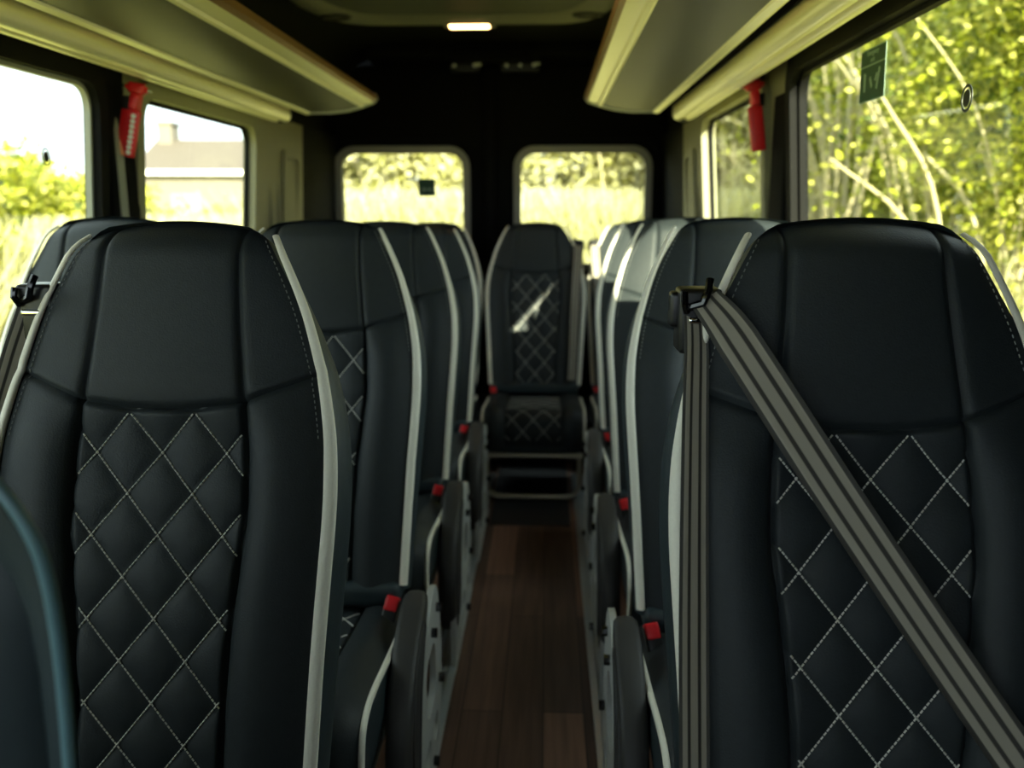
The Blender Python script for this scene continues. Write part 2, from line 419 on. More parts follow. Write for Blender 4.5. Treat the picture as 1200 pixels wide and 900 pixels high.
# ------------------------------------------------------------------ luggage racks
def rack(side, label):
    e = empty('luggage_rack', (XC, 1.5, 1.6)); tag(e, label, 'luggage rack', 'overhead luggage racks')
    y0, y1 = -1.1 - 1.5, 3.5 - 1.5
    def ext(pts, y0_, y1_, name, m, ang=25):
        b = MB(); P = [(side * a, z - 1.6) for a, z in pts]; n = len(P); ys = [y0_, lerp(y0_, y1_, .5), y1_ - .02, y1_]
        vs = [(x, y, z) for y in ys for x, z in P]; fs = []
        for j in range(len(ys) - 1):
            for k in range(n): fs.append((j*n+k, j*n+(k+1)%n, (j+1)*n+(k+1)%n, (j+1)*n+k))
        fs.append(tuple(range(n))); fs.append(tuple((len(ys)-1)*n + k for k in range(n)))
        b.add(vs, fs); return b.build(name, m, e, angle=ang)
    # underside panel (sags slightly), from the wall side to the aisle side
    und = [(.675, 1.588), (.60, 1.590), (.53, 1.598), (.478, 1.612)]
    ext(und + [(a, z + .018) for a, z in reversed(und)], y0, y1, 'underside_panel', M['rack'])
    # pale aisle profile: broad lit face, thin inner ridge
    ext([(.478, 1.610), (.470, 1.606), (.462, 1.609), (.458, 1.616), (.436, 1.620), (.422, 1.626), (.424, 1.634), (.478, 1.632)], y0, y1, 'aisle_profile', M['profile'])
    ext([(.422, 1.626), (.412, 1.636), (.408, 1.652), (.416, 1.655), (.426, 1.640)], y0, y1 + .001, 'lip', M['lip'])
    # outer trim strip
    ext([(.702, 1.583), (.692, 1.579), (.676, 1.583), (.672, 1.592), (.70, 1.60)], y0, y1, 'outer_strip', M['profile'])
    # dark channel behind
    ext([(.70, 1.625), (.76, 1.625), (.76, 1.64), (.70, 1.64)], y0, y1, 'channel', M['wall'])
    # rounded cable duct beside the wall (two soft ridges)
    pts = []
    for i in range(13):
        t = PI * (1.30 - 1.15 * i / 12)      # wall side, beneath, to the aisle side
        t = PI * (.95 + 1.0 * i / 12)
        rr = .040 + .005 * math.cos(4 * t)
        pts.append((.79 - rr * math.cos(t) * 1.0, 1.588 + rr * math.sin(t)))
    pts += [(.75, 1.62), (.83, 1.62)][::1]
    pts = [(.835, 1.61), (.838, 1.585), (.834, 1.566), (.822, 1.554), (.807, 1.550), (.796, 1.554), (.791, 1.563), (.786, 1.556), (.774, 1.550), (.760, 1.554), (.751, 1.566), (.748, 1.585), (.750, 1.61)]
    ext(pts, y0, y1 - .02, 'duct', M['profile'], ang=70)
    ext([(a * 1.0, z) for a, z in [(.79 + .044 * math.cos(2*PI*k/16), 1.59 + .044 * math.sin(2*PI*k/16)) for k in range(16)]], y1 - .03, y1 - .012, 'duct_cap', M['plastic'])
    # rear end cap of the shelf, back panel and brackets up to the cove
    ext([(.70, 1.583), (.60, 1.583), (.53, 1.591), (.478, 1.603), (.42, 1.622), (.406, 1.64), (.414, 1.66), (.48, 1.645), (.70, 1.635)], y1 - .004, y1 + .010, 'end_cap', M['metal'])
    ext([(.74, 1.60), (.90, 1.64), (.90, 1.66), (.74, 1.64)], y0, y1 - .05, 'mounting_rail', M['wall'])
    ext([(.60, 1.61), (.84, 1.86), (.86, 1.84), (.64, 1.605)], y1 - .30, y1 - .28, 'bracket', M['wall'])
    ext([(.60, 1.61), (.84, 1.86), (.86, 1.84), (.64, 1.605)], -.5, -.48, 'bracket', M['wall'])
    return e
rack(-1, 'overhead luggage rack with pale edge profiles above the left windows')
rack(1, 'overhead luggage rack with pale edge profiles above the right windows')

# ------------------------------------------------------------------ SEATS
REC = math.radians(16)
AL = Vector((0, math.sin(REC), math.cos(REC))); NF = Vector((0, -math.cos(REC), math.sin(REC)))
HINGE = Vector((0, 0, .42)); LB = .811
hw = interp([(0, .098), (.008, .117), (.03, .134), (.084, .160), (.13, .179), (.175, .193), (.22, .205), (.26, .213), (.30, .219), (.35, .222), (.40, .222), (.46, .219), (.58, .212), (.70, .206), (.811, .20)])
sx = interp([(0, .090), (.12, .096), (.26, .109)])
qx = interp([(.257, .110), (.32, .115), (.40, .117), (.48, .109), (.58, .100), (.70, .095), (.811, .093)])
def wtop(x): return .9 * x * x
def ws(x):
    ax = abs(x)
    return .260 - .9 * ax * ax if ax < .11 else .249 - .40 * (ax - .11)
DX, DW = .087, .1074
def F(x, w):
    ax = abs(x); h = max(hw(w), .01); t = min(1, ax / h)
    head = .020 * (1 - t * t) - .010 * t ** 4
    q = qx(max(w, .257))
    if ax < q: low = -.004 * math.cos(PI * .5 * ax / q)
    else:
        s = min(1, (ax - q) / max(h - q, 1e-4)); low = .023 * math.sin(PI * s ** .85) * (1 - .25 * s) - .006 * s
    b = smooth(.20, .33, w)
    f = lerp(head, low, b)
    f += .016 * math.sin(PI * min(1, max(0, (w - .2) / .62)))
    if w < .055: f -= .048 * (1 - w / .055) ** 2
    # seams
    dv = abs(ax - (sx(w) if w < ws(x) else q)); f -= .0075 * math.exp(-(dv / .0045) ** 2)
    dh = abs(w - ws(x)); f -= .0075 * math.exp(-(dh / .0045) ** 2)
    # quilting
    if w > ws(x) and ax < q:
        a_ = x / DX + (w - .264) / DW; b_ = x / DX - (w - .264) / DW
        p = abs(math.cos(PI * a_) * math.cos(PI * b_))
        f += .0085 * (p ** .45) - .004
    return f
def BP(x, w, df=0):
    p = HINGE + AL * (LB - w) + NF * (F(x, w) + df); p.x = x; return p
def cl(u): return .5 - .5 * math.cos(PI * u)
def back_patch(xa, xb, upper, nu, nv):
    m = MB()
    def fn(u, v):
        u = cl(u); vv = lerp(v, cl(v), .6)
        if upper:
            wa = vv * .257; x = lerp(xa(wa), xb(wa), u); w = lerp(wtop(x), ws(x), vv)
        else:
            wa = lerp(.257, LB, vv); x = lerp(xa(wa), xb(wa), u); w = lerp(ws(x), LB, vv)
        return BP(x, w)
    m.grid(fn, nu, nv); return m
neg = lambda g: (lambda w: -g(w))
ME = {}
ME['headrest_pad'] = back_patch(neg(sx), sx, True, 26, 36).mesh('headrest_pad', M['leather'], angle=80)
ME['wing_l'] = back_patch(neg(hw), neg(sx), True, 14, 40).mesh('headrest_wing', M['leather'], angle=80)
ME['wing_r'] = back_patch(sx, hw, True, 14, 40).mesh('headrest_wing', M['leather'], angle=80)
ME['quilt'] = back_patch(neg(qx), qx, False, 60, 140).mesh('quilted_panel', M['leather'], angle=80)
ME['bol_l'] = back_patch(neg(hw), neg(qx), False, 20, 50).mesh('side_bolster', M['leather'], angle=80)
ME['bol_r'] = back_patch(qx, hw, False, 20, 50).mesh('side_bolster', M['leather'], angle=80)
# shell: sides, top and back
def shell():
    m = MB(); ring = []
    N = 44
    ww = [LB * (1 - i / N) ** 1.35 for i in range(N + 1)]
    for w_ in ww: ring.append((-hw(w_), lerp(wtop(hw(w_)), 0, min(1, w_/.2)) + w_ * (1 - wtop(hw(w_)) / .257 * (1 if w_ < .2 else 0)) if w_ < .2 else w_))
    left = [(-hw(w_), max(w_, wtop(hw(w_)) * (1 - min(1, w_ / .2)) + w_ * 1.0 - 0)) for w_ in ww]
    left[-1] = (-hw(0), wtop(hw(0)))
    top = [(lerp(-.098, .098, i / 12), wtop(lerp(-.098, .098, i / 12))) for i in range(1, 12)]
    right = [(-x, w_) for x, w_ in reversed(left)]
    loop = left + top + right
    def lay(out, fb, wo):
        r = []
        for x, w_ in loop:
            g = smooth(.0, .28, w_) * (1 - .3 * smooth(.4, .8, w_))
            xx = x + math.copysign(out * g, x) if abs(x) > .097 else x
            fr = F(x, w_) if fb is None else fb
            r.append(HINGE + AL * (LB - w_ - wo) + NF * fr)
            r[-1].x = xx
        return r
    layers = [lay(0, None, 0), lay(.008, -.016, 0), lay(.015, -.040, 0), lay(.016, -.062, .0), lay(.010, -.088, .004), lay(.0, -.100, .012)]
    n = len(loop)
    vs = [p for r in layers for p in r]; fs = []
    for j in range(len(layers) - 1):
        for k in range(n - 1): fs.append((j*n+k, j*n+k+1, (j+1)*n+k+1, (j+1)*n+k))
    o = (len(layers) - 1) * n
    for k in range(n // 2): fs.append((o+k, o+k+1, o+n-2-k, o+n-1-k) if k + 1 < n - 2 - k else (o+k, o+k+1, o+n-1-k))
    m.add(vs, fs)
    # bottom closure
    m.box((-.20, -.02, .385), (.20, .11, .44), .02)
    return m.mesh('backrest', M['leather_side'], angle=50)
ME['backrest'] = shell()
# piping: a soft folded strip on each edge
def pipe_mesh(sd):
    m = MB(); ws_ = [.018 + (LB - .03) * (i / 70) for i in range(71)]
    path = [BP(sd * hw(w_), w_, .003) + Vector((sd * .0045, 0, 0)) for w_ in ws_]
    prof = [(.0090 * math.cos(2*PI*k/12) * (1 + .14 * math.cos(6*PI*k/12)), .0056 * math.sin(2*PI*k/12)) for k in range(12)]
    m.sweep(path, prof, up=(NF + Vector((sd * .55, 0, 0))).normalized(), scale=lambda t: lerp(.5, 1, min(1, t * 2.4)))
    return m.mesh('piping', M['piping'], angle=60)
ME['pipe_l'] = pipe_mesh(-1); ME['pipe_r'] = pipe_mesh(1)
def dash(m, a, b, n, r=.00115):
    d = (b - a)
    if d.length < 1e-5: return
    d.normalize(); s = d.cross(n).normalized() * r; n2 = n.normalized() * r
    vs = [a+s, a+n2, a-s, a-n2*.5, b+s, b+n2, b-s, b-n2*.5]
    m.add(vs, [(0,1,5,4), (1,2,6,5), (2,3,7,6), (3,0,4,7), (0,3,2,1), (4,5,6,7)])
def stitches():
    m = MB(); step = .0058
    L = math.hypot(DX, DW)
    for fam in (1, -1):
        for k in range(-14, 15):
            c0 = k + .5     # x/DX + fam*(w-.264)/DW = c0
            nn = int(.7 / DW * L / step) + 1
            for i in range(nn):
                def at(t):
                    w_ = .262 + t * step * DW / L; return (c0 - fam * (w_ - .264) / DW) * DX, w_
                x0, w0 = at(i); x1, w1 = at(i + .74)
                if w1 > LB or w0 < ws(x0) + .004: continue
                if max(abs(x0), abs(x1)) > qx(w0) - .004: continue
                dash(m, BP(x0, w0, .0032), BP(x1, w1, .0032), NF, .00115)
    return m.mesh('stitching', M['thread'], smooth_=False, fix=False)
def edge_stitches(sd):       # seam stitching beside the piping on the head
        m = MB()
        for i in range(200):
            w0 = .028 + i * .0078; w1 = w0 + .004
            if w1 > .30: break
            dash(m, BP(sd * (hw(w0) - .011), w0, .0015), BP(sd * (hw(w1) - .011), w1, .0015), NF, .0008)
        return m.mesh('edge_stitching', M['thread_dim'], smooth_=False, fix=False)
ME['stitching'] = stitches(); ME['es_l'] = edge_stitches(-1); ME['es_r'] = edge_stitches(1)

# cushion
CP = [(.05, .372), (-.08, .380), (-.22, .394), (-.34, .408), (-.41, .408), (-.452, .388), (-.470, .35), (-.474, .30), (-.462, .255)]
def arc(pts, n):
    f0 = interp([(i, p[0]) for i, p in enumerate(pts)]); f1 = interp([(i, p[1]) for i, p in enumerate(pts)])
    q = [Vector((0, f0(i * (len(pts)-1) / 200), f1(i * (len(pts)-1) / 200))) for i in range(201)]
    L = [0]
    for a, b in zip(q, q[1:]): L.append(L[-1] + (b - a).length)
    return q, L
CQ, CL = arc(CP, 200); CT = CL[-1]
def cpos(s):
    s = min(max(s, 0), CT); k = 0
    lo, hi = 0, 199
    while lo < hi:
        mid = (lo + hi + 1) // 2
        if CL[mid] <= s: lo = mid
        else: hi = mid - 1
    k = lo; t = (s - CL[k]) / max(1e-9, CL[k + 1] - CL[k])
    p = CQ[k].lerp(CQ[k + 1], t); d = (CQ[min(k + 3, 200)] - CQ[max(k - 3, 0)]).normalized()
    n = Vector((0, d.z, -d.y)); n = n if n.z - n.y * .5 > 0 else -n
    return p, n
CH = .212; CQX = .118
def G(x, s):
    ax = abs(x)
    if ax < CQX:
        g = -.003
        a_ = x / DX + (s - .04) / DW; b_ = x / DX - (s - .04) / DW
        if s > .03: g += .007 * abs(math.cos(PI*a_) * math.cos(PI*b_)) ** .45 - .003
    else:
        t = (ax - CQX) / (CH - CQX); g = .020 * math.sin(PI * t ** .9) - .010 * t ** 3
    g -= .006 * math.exp(-((ax - CQX) / .0045) ** 2)
    return g
def CPt(x, s, df=0):
    p, n = cpos(s); r = p + n * (G(x, s) + df); r.x = x; return r
def cpatch(x0, x1, nu, nv, nm):
    m = MB(); m.grid(lambda u, v: CPt(lerp(x0, x1, cl(u)), v * CT), nu, nv); return m.mesh(nm, M['leather'], angle=80)
ME['c_pad'] = cpatch(-CQX, CQX, 44, 90, 'quilted_panel')
ME['c_l'] = cpatch(-CH, -CQX, 14, 60, 'side_bolster'); ME['c_r'] = cpatch(CQX, CH, 14, 60, 'side_bolster')
def cbody():
    m = MB()
    for sd in (-1, 1):
        m.grid(lambda u, v: (lambda p: (sd * (CH + .008 * math.sin(PI * u) - .012 * u), lerp(p.y, p.y * .97 - .003, u), lerp(p.z, .245, u ** .9)))(CPt(sd * CH, v * CT)), 6, 50)
    m.box((-.20, -.445, .225), (.20, .06, .262), .012)
    return m.mesh('cushion', M['leather_side'], angle=60)
ME['cushion'] = cbody()
def cpipe(sd):
    m = MB(); path = [CPt(sd * CH, lerp(.06, CT, i / 50), .003) for i in range(51)]
    prof = [(.0065 * math.cos(2*PI*k/10), .0055 * math.sin(2*PI*k/10)) for k in range(10)]
    m.sweep(path, prof, up=(sd, 0, 0)); return m.mesh('piping', M['piping'], angle=60)
ME['cp_l'] = cpipe(-1); ME['cp_r'] = cpipe(1)
def cstitch():
    m = MB(); step = .0058; L = math.hypot(DX, DW)
    for fam in (1, -1):
        for k in range(-14, 15):
            for i in range(int(CT / DW * L / step) + 1):
                def at(t):
                    s = .04 + t * step * DW / L; return (k + .5 - fam * (s - .04) / DW) * DX, s
                x0, s0 = at(i); x1, s1 = at(i + .8)
                if s1 > CT - .03 or max(abs(x0), abs(x1)) > CQX - .004: continue
                dash(m, CPt(x0, s0, .0028), CPt(x1, s1, .0028), cpos(s0)[1], .0013)
    return m.mesh('stitching', M['thread'], smooth_=False, fix=False)
ME['c_stitch'] = cstitch()
# cross tray under the cushion
def tray():
    m = MB(); m.box((-.19, -.40, .18), (.19, .05, .228), .01)
    for x in (-.12, .12): m.tube([(x, -.36, .185), (x, .04, .185)], .016, 10)
    return m.mesh('seat_tray', M['black'])
ME['tray'] = tray()

# aisle-side armrest pad folded down, cast leg plate, wall-side leg
def armrest(sd):
    m = MB(); cx = sd * .243
    P = []
    # side-view outline: long pad, rounded ends, bowed front edge
    pts = [(-.045, .425), (-.05, .445), (-.075, .452), (-.13, .44), (-.20, .41), (-.265, .36), (-.315, .29), (-.335, .215), (-.325, .145), (-.295, .10), (-.255, .085), (-.225, .10), (-.205, .16), (-.185, .23), (-.15, .31), (-.09, .385)]
    n = len(pts); f0 = interp([(i, p[0]) for i, p in enumerate(pts + pts[:1])]); f1 = interp([(i, p[1]) for i, p in enumerate(pts + pts[:1])])
    out = [(f0(i * n / 64), f1(i * n / 64)) for i in range(64)]
    cy = -.23; cz = .28
    rings = []
    for off, k in ((-.024, .86), (-.022, .94), (-.014, .99), (0, 1), (.014, .99), (.022, .94), (.024, .86)):
        rings.append([(cx + off, cy + (a - cy) * (1 - (1 - k) * 1.3), cz + (b - cz) * (1 - (1 - k) * .45)) for a, b in out])
    vs = [p for r in rings for p in r]; fs = []
    for j in range(6):
        for i in range(64): fs.append((j*64+i, j*64+(i+1)%64, (j+1)*64+(i+1)%64, (j+1)*64+i))
    fs.append(tuple(range(64))); fs.append(tuple(6*64 + i for i in range(64)))
    m.add(vs, fs)
    # inner pressed ring on the aisle face
    m.tube([(cx + sd * .0235, cy + (a - cy) * .62, cz + (b - cz) * .80) for a, b in out], .004, 6, up=(1, 0, 0), closed=True)
    return m.mesh('armrest', M['plastic'], angle=60)
ME['arm_l'] = armrest(-1); ME['arm_r'] = armrest(1)
def legplate(sd):
    m = MB(); x = sd * .252
    outer = [(-.34, 0), (.06, 0), (.10, .05), (.128, .12), (.138, .19), (.135, .25), (.12, .32), (.095, .375), (.065, .405), (.03, .412), (-.02, .40), (-.07, .36), (-.12, .30), (-.18, .268), (-.25, .245), (-.30, .20), (-.325, .12)]
    holes = [rrect(-.105, .165, .035, .30, .045), rrect(-.225, .055, -.05, .115, .029), rrect(-.01, .06, .06, .115, .025)]
    m.plate(outer, holes, lambda a, b, d: (x + sd * d, a, b), .014)
    # foot flange
    m.box((min(x - sd * .02, x + sd * .016), -.36, 0), (max(x - sd * .02, x + sd * .016), .17, .010), .003)
    o = m.mesh('leg', M['metal'], angle=30); return o
ME['leg_l'] = legplate(-1); ME['leg_r'] = legplate(1)
def boltm(sd):
    m = MB(); x = sd * .266
    for y, z in ((.055, .36), (-.13, .265), (-.25, .215), (.12, .022)):
        m.tube([(x, y, z), (x + sd * .012, y, z)], .011, 8, up=(0, 0, 1))
    return m
def boltone(sd, y, z):
    m = MB(); x = sd * .266; m.tube([(x, y, z), (x + sd * .012, y, z)], .011, 8, up=(0, 0, 1)); return m.mesh('bolt', M['gloss_black'], angle=30)
BOLTS = {sd: [boltone(sd, y, z) for y, z in ((.06, .355), (.085, .17), (-.02, .335), (-.02, .03))] for sd in (-1, 1)}
def innerleg(sd):
    m = MB(); x = -sd * .17
    m.tube([(x, -.36, .19), (x, -.36, .05), (x, -.34, .015), (x, -.02, .015), (x, .01, .05), (x, .02, .19)], .016, 10, up=(1, 0, 0))
    return m.mesh('leg', M['black'], angle=40)
ME['ileg_l'] = innerleg(-1); ME['ileg_r'] = innerleg(1)
# buckle
def buckle(sd):
    m = MB(); Mx = Matrix.Translation((sd * .19, -.04, .415)) @ Matrix.Rotation(math.radians(-30), 4, 'X') @ Matrix.Rotation(sd * .2, 4, 'Y')
    m.box((-.016, -.014, -.06), (.016, .014, .005), .006, M=Mx); m.box((-.009, -.004, -.13), (.009, .004, -.055), .002, M=Mx)
    r = MB(); r.box((-.014, -.0155, -.022), (.014, .0155, .010), .005, M=Mx)
    return m.mesh('buckle', M['black']), r.mesh('release_button', M['red'])
ME['bk_l'], ME['bkr_l'] = buckle(-1); ME['bk_r'], ME['bkr_r'] = buckle(1)
# shoulder belt guide
def guide(sd):
    w0 = .115
    base = HINGE + AL * (LB - w0) + NF * (-.030); x0 = sd * (hw(w0) + .020)
    B = Matrix.Translation((x0, base.y, base.z))
    m = MB(); m.box((-.026, -.022, -.050), (.026, .03, .030), .007, M=B); m.box((-.034, .0, -.02), (.034, .03, .024), .006, M=B)
    l1 = MB(); l1.tube([B @ Vector(p) for p in ((-.014 * sd * -1, -.024, .008), (.0, -.032, .014), (.005 * sd * -1, -.034, .028), (.008 * sd * -1, -.026, .042))], .0050, 8, up=(0, 1, 0))
    l2 = MB(); l2.tube([B @ Vector(p) for p in ((sd * .018, -.024, .002), (sd * .022, -.030, .014), (sd * .022, -.026, .026))], .0045, 8, up=(0, 1, 0))
    l3 = MB(); l3.box((-.016, -.030, -.012), (.014, -.018, -.004), .003, M=B)
    return (m.mesh('belt_guide', M['black']), l1.mesh('lever', M['gloss_black']), l2.mesh('lever', M['gloss_black']), l3.mesh('slot_bar', M['chrome']))
GU = {-1: guide(-1), 1: guide(1)}

def ribbon(path, width, across, th=.0016, name='seat_belt'):
    """path points with across vector fn(i) -> belt mesh with UV (u across, v along)"""
    P = [Vector(p) for p in path]; n = len(P); K = 6
    me = bpy.data.meshes.new(name); vs = []; fs = []; uvs = []
    L = [0]
    for a, b in zip(P, P[1:]): L.append(L[-1] + (b - a).length)
    for side_ in (0, 1):
        for i in range(n):
            t = (P[min(i+1, n-1)] - P[max(i-1, 0)]).normalized(); a = Vector(across(i)); a = (a - t * a.dot(t)).normalized(); nn = a.cross(t).normalized()
            wd = width(i / (n - 1)) if callable(width) else width
            for k in range(K + 1):
                vs.append(P[i] + a * (k / K - .5) * wd + nn * (th * (side_ - .5)))
    W = K + 1; B = n * W
    for i in range(n - 1):
        for k in range(K):
            q = (i*W+k, i*W+k+1, (i+1)*W+k+1, (i+1)*W+k); fs.append(q); uvs.append([(k/K, L[i]), ((k+1)/K, L[i]), ((k+1)/K, L[i+1]), (k/K, L[i+1])])
            fs.append(tuple(B + j for j in reversed(q))); uvs.append(list(reversed(uvs[-1])))
        for k in (0, K):
            q = (i*W+k, (i+1)*W+k, B+(i+1)*W+k, B+i*W+k); fs.append(q); uvs.append([(k/K, L[i]), (k/K, L[i+1]), (k/K, L[i+1]), (k/K, L[i])])
    me.from_pydata([tuple(v) for v in vs], [], fs); ul = me.uv_layers.new(name='UVMap')
    for f, u in zip(me.polygons, uvs):
        for li, c_ in zip(f.loop_indices, u): ul.data[li].uv = c_
    me.materials.append(M['belt']); me.polygons.foreach_set('use_smooth', [True] * len(me.polygons)); me.update()
    return me
def smoothpath(pts, n):
    fs_ = [interp([(i, p[k]) for i, p in enumerate(pts)]) for k in range(3)]
    return [Vector([f(i * (len(pts) - 1) / (n - 1)) for f in fs_]) for i in range(n)]
def bq(x, w, f): # point in backrest coordinates
    p = HINGE + AL * (LB - w) + NF * f; p.x = x; return p

def seat(loc, aisle, label, group=None, zs=1.0, guide_side=None, belt=None, rz=0, tube_frame=False, aisle_gear=True, name='passenger_seat'):
    e = empty(name, loc, rz); e.scale = (1, 1, zs); tag(e, label, 'seat', group)
    b = put('backrest', ME['backrest'], e)
    for nm, k in (('headrest_pad', 'headrest_pad'), ('headrest_wing', 'wing_l'), ('headrest_wing', 'wing_r'), ('quilted_panel', 'quilt'), ('side_bolster', 'bol_l'), ('side_bolster', 'bol_r'), ('piping', 'pipe_l'), ('piping', 'pipe_r'), ('stitching', 'stitching'), ('edge_stitching', 'es_l'), ('edge_stitching', 'es_r')):
        o = put(nm, ME[k], b)
        if nm == 'piping': o['label'] = 'pale grey piping along the backrest edge'
    c_ = put('cushion', ME['cushion'], e)
    for nm, k in (('quilted_panel', 'c_pad'), ('side_bolster', 'c_l'), ('side_bolster', 'c_r'), ('piping', 'cp_l'), ('piping', 'cp_r'), ('stitching', 'c_stitch')): put(nm, ME[k], c_)
    put('seat_tray', ME['tray'], e)
    k = '_l' if aisle < 0 else '_r'
    if tube_frame:
        t = MB(); t.tube([(-.225, -.45, .215), (.225, -.45, .215)], .011, 10); t.build('front_bar', M['cream_tube'], e)
        t = MB(); xs_ = .195
        t.tube(smoothpath([(-xs_, -.41, .215), (-xs_, -.41, .10), (-xs_ + .005, -.41, .05), (-xs_ + .03, -.41, .022), (-xs_ + .08, -.41, .016), (xs_ - .08, -.41, .016), (xs_ - .03, -.41, .022), (xs_ - .005, -.41, .05), (xs_, -.41, .10), (xs_, -.41, .215)], 46), .012, 10, up=(0, 1, 0))
        t.build('leg', M['cream_tube'], e)
        t = MB()
        for s_ in (-.195, .195): t.tube([(s_, .02, .2), (s_, .02, 0)], .014, 8, up=(0, 1, 0))
        for s_ in (-.195, .195):
            t = MB(); t.tube([(s_, .02, .2), (s_, .02, 0)], .014, 8, up=(0, 1, 0)); t.build('leg', M['black'], e)
        bk = put('buckle', ME['bk_l'], e); put('release_button', ME['bkr_l'], bk)
    else:
        if aisle_gear:
            put('armrest', ME['arm' + k], e)
            lg = put('leg', ME['leg' + k], e)
            for bm_ in BOLTS[aisle]: put('bolt', bm_, lg)
        put('leg', ME['ileg' + k], e)
        bk = put('buckle', ME['bk' + k], e); put('release_button', ME['bkr' + k], bk)
    if guide_side:
        g = GU[guide_side]; gd = put('belt_guide', g[0], e)
        for nm, me in (('lever', g[1]), ('lever', g[2]), ('slot_bar', g[3])): put(nm, me, gd)
    if belt:
        for me in belt: put('seat_belt', me, e)
    return e

# belt meshes -----------------------------------------------------------
def belt_diag():      # across the near right seat
    pts = [bq(-.190, .105, .002), bq(-.165, .145, .020), bq(-.120, .225, .040), bq(-.046, .345, .046), (bq(.06, .505, .044)), bq(.16, .655, .050), bq(.24, .77, .046), bq(.27, .81, .03)]
    return ribbon(smoothpath(pts, 60), lambda t: lerp(.038, .051, min(1, t * 6)), lambda i: (.83, 0, .56))
def belt_vert(sd, ins=.0):
    pts = [bq(sd * .200, .105, -.02), bq(sd * .201, .16, .0), bq(sd * .206, .25, .018), bq(sd * .211, .40, .034), bq(sd * .213, .55, .040), bq(sd * .213, .70, .040), bq(sd * .213, .80, .035), Vector((sd * .213, -.06, .30))]
    return ribbon(smoothpath(pts, 50), lambda t: lerp(.028, .036, min(1, t * 2)), lambda i: (1, .25 * -sd, 0))
def belt_outer(sd):   # strap down the outer flank of the seat
    pts = [bq(sd * .200, .12, -.02), bq(sd * .222, .20, -.02), bq(sd * .243, .32, -.015), bq(sd * .247, .5, -.01), bq(sd * .24, .7, -.005), bq(sd * .235, .84, 0)]
    return ribbon(smoothpath(pts, 40), .040, lambda i: (.75, -.66 * -sd * -1, 0))
BV = {-1: belt_vert(-1), 1: belt_vert(1)}; BO = {-1: belt_outer(-1), 1: belt_outer(1)}
def belt_rear(sd):
    pts = [bq(sd * .198, .12, .0), bq(sd * .195, .2, .02), bq(sd * .185, .35, .045), bq(sd * .18, .5, .050), bq(sd * .175, .66, .045), bq(sd * .17, .78, .04)]
    return ribbon(smoothpath(pts, 40), .046, lambda i: (1, 0, 0))
BR = {-1: belt_rear(-1), 1: belt_rear(1)}

DYT = LB * math.sin(REC)     # top of the backrest sits this far behind the root
def at(x, ytop, **kw): return dict(loc=(x, ytop - DYT, 0), **kw)
G1 = 'left row seats'; G2 = 'right row seats'; G3 = 'rear bench seats'
seat(aisle=1, label='large black quilted seat nearest the camera on the left of the aisle', group=G1, guide_side=-1, belt=[BO[-1]], zs=1.0, **at(-.505, 1.16))
seat(aisle=-1, label='large black quilted seat on the right with a seat belt slung across it', group=G2, guide_side=-1, belt=[belt_diag(), BV[-1]], zs=1.005, **at(.382, 1.067))
seat(aisle=1, label='left aisle seat directly behind the nearest left seat', group=G1, guide_side=-1, zs=.995, **at(-.503, 1.90))
seat(aisle=-1, label='black window seat at the far left edge under the left window', group=G1, zs=1.0, aisle_gear=False, **at(-.975, 1.90))
seat(aisle=1, label='left aisle seat third from the front, white piping between two others', group=G1, guide_side=-1, zs=.985, **at(-.50, 2.64))
seat(aisle=1, label='left aisle seat farthest back, fourth from the front', group=G1, guide_side=-1, zs=.965, **at(-.495, 3.38))
seat(aisle=-1, label='right seat directly behind the seat with the slung belt', group=G2, zs=1.0, **at(.398, 1.80))
seat(aisle=-1, label='right seat with a sunlit cream headrest, third from the front', group=G2, zs=.995, **at(.410, 2.53))
seat(aisle=-1, label='right aisle seat farthest back, fourth from the front', group=G2, zs=.985, **at(.418, 3.26))
seat(aisle=1, label='rear bench seat at the end of the aisle with quilted cushion facing forward', group=G3, guide_side=1, belt=[BR[1]], zs=.965, tube_frame=True, **at(-.05, 4.10))
seat(aisle=1, label='rear bench seat left of the one at the end of the aisle', group=G3, zs=.965, tube_frame=True, **at(-.535, 4.12))
seat(aisle=-1, label='rear bench seat right of the one at the end of the aisle', group=G3, guide_side=-1, belt=[BR[-1]], zs=.965, tube_frame=True, **at(.425, 4.12))

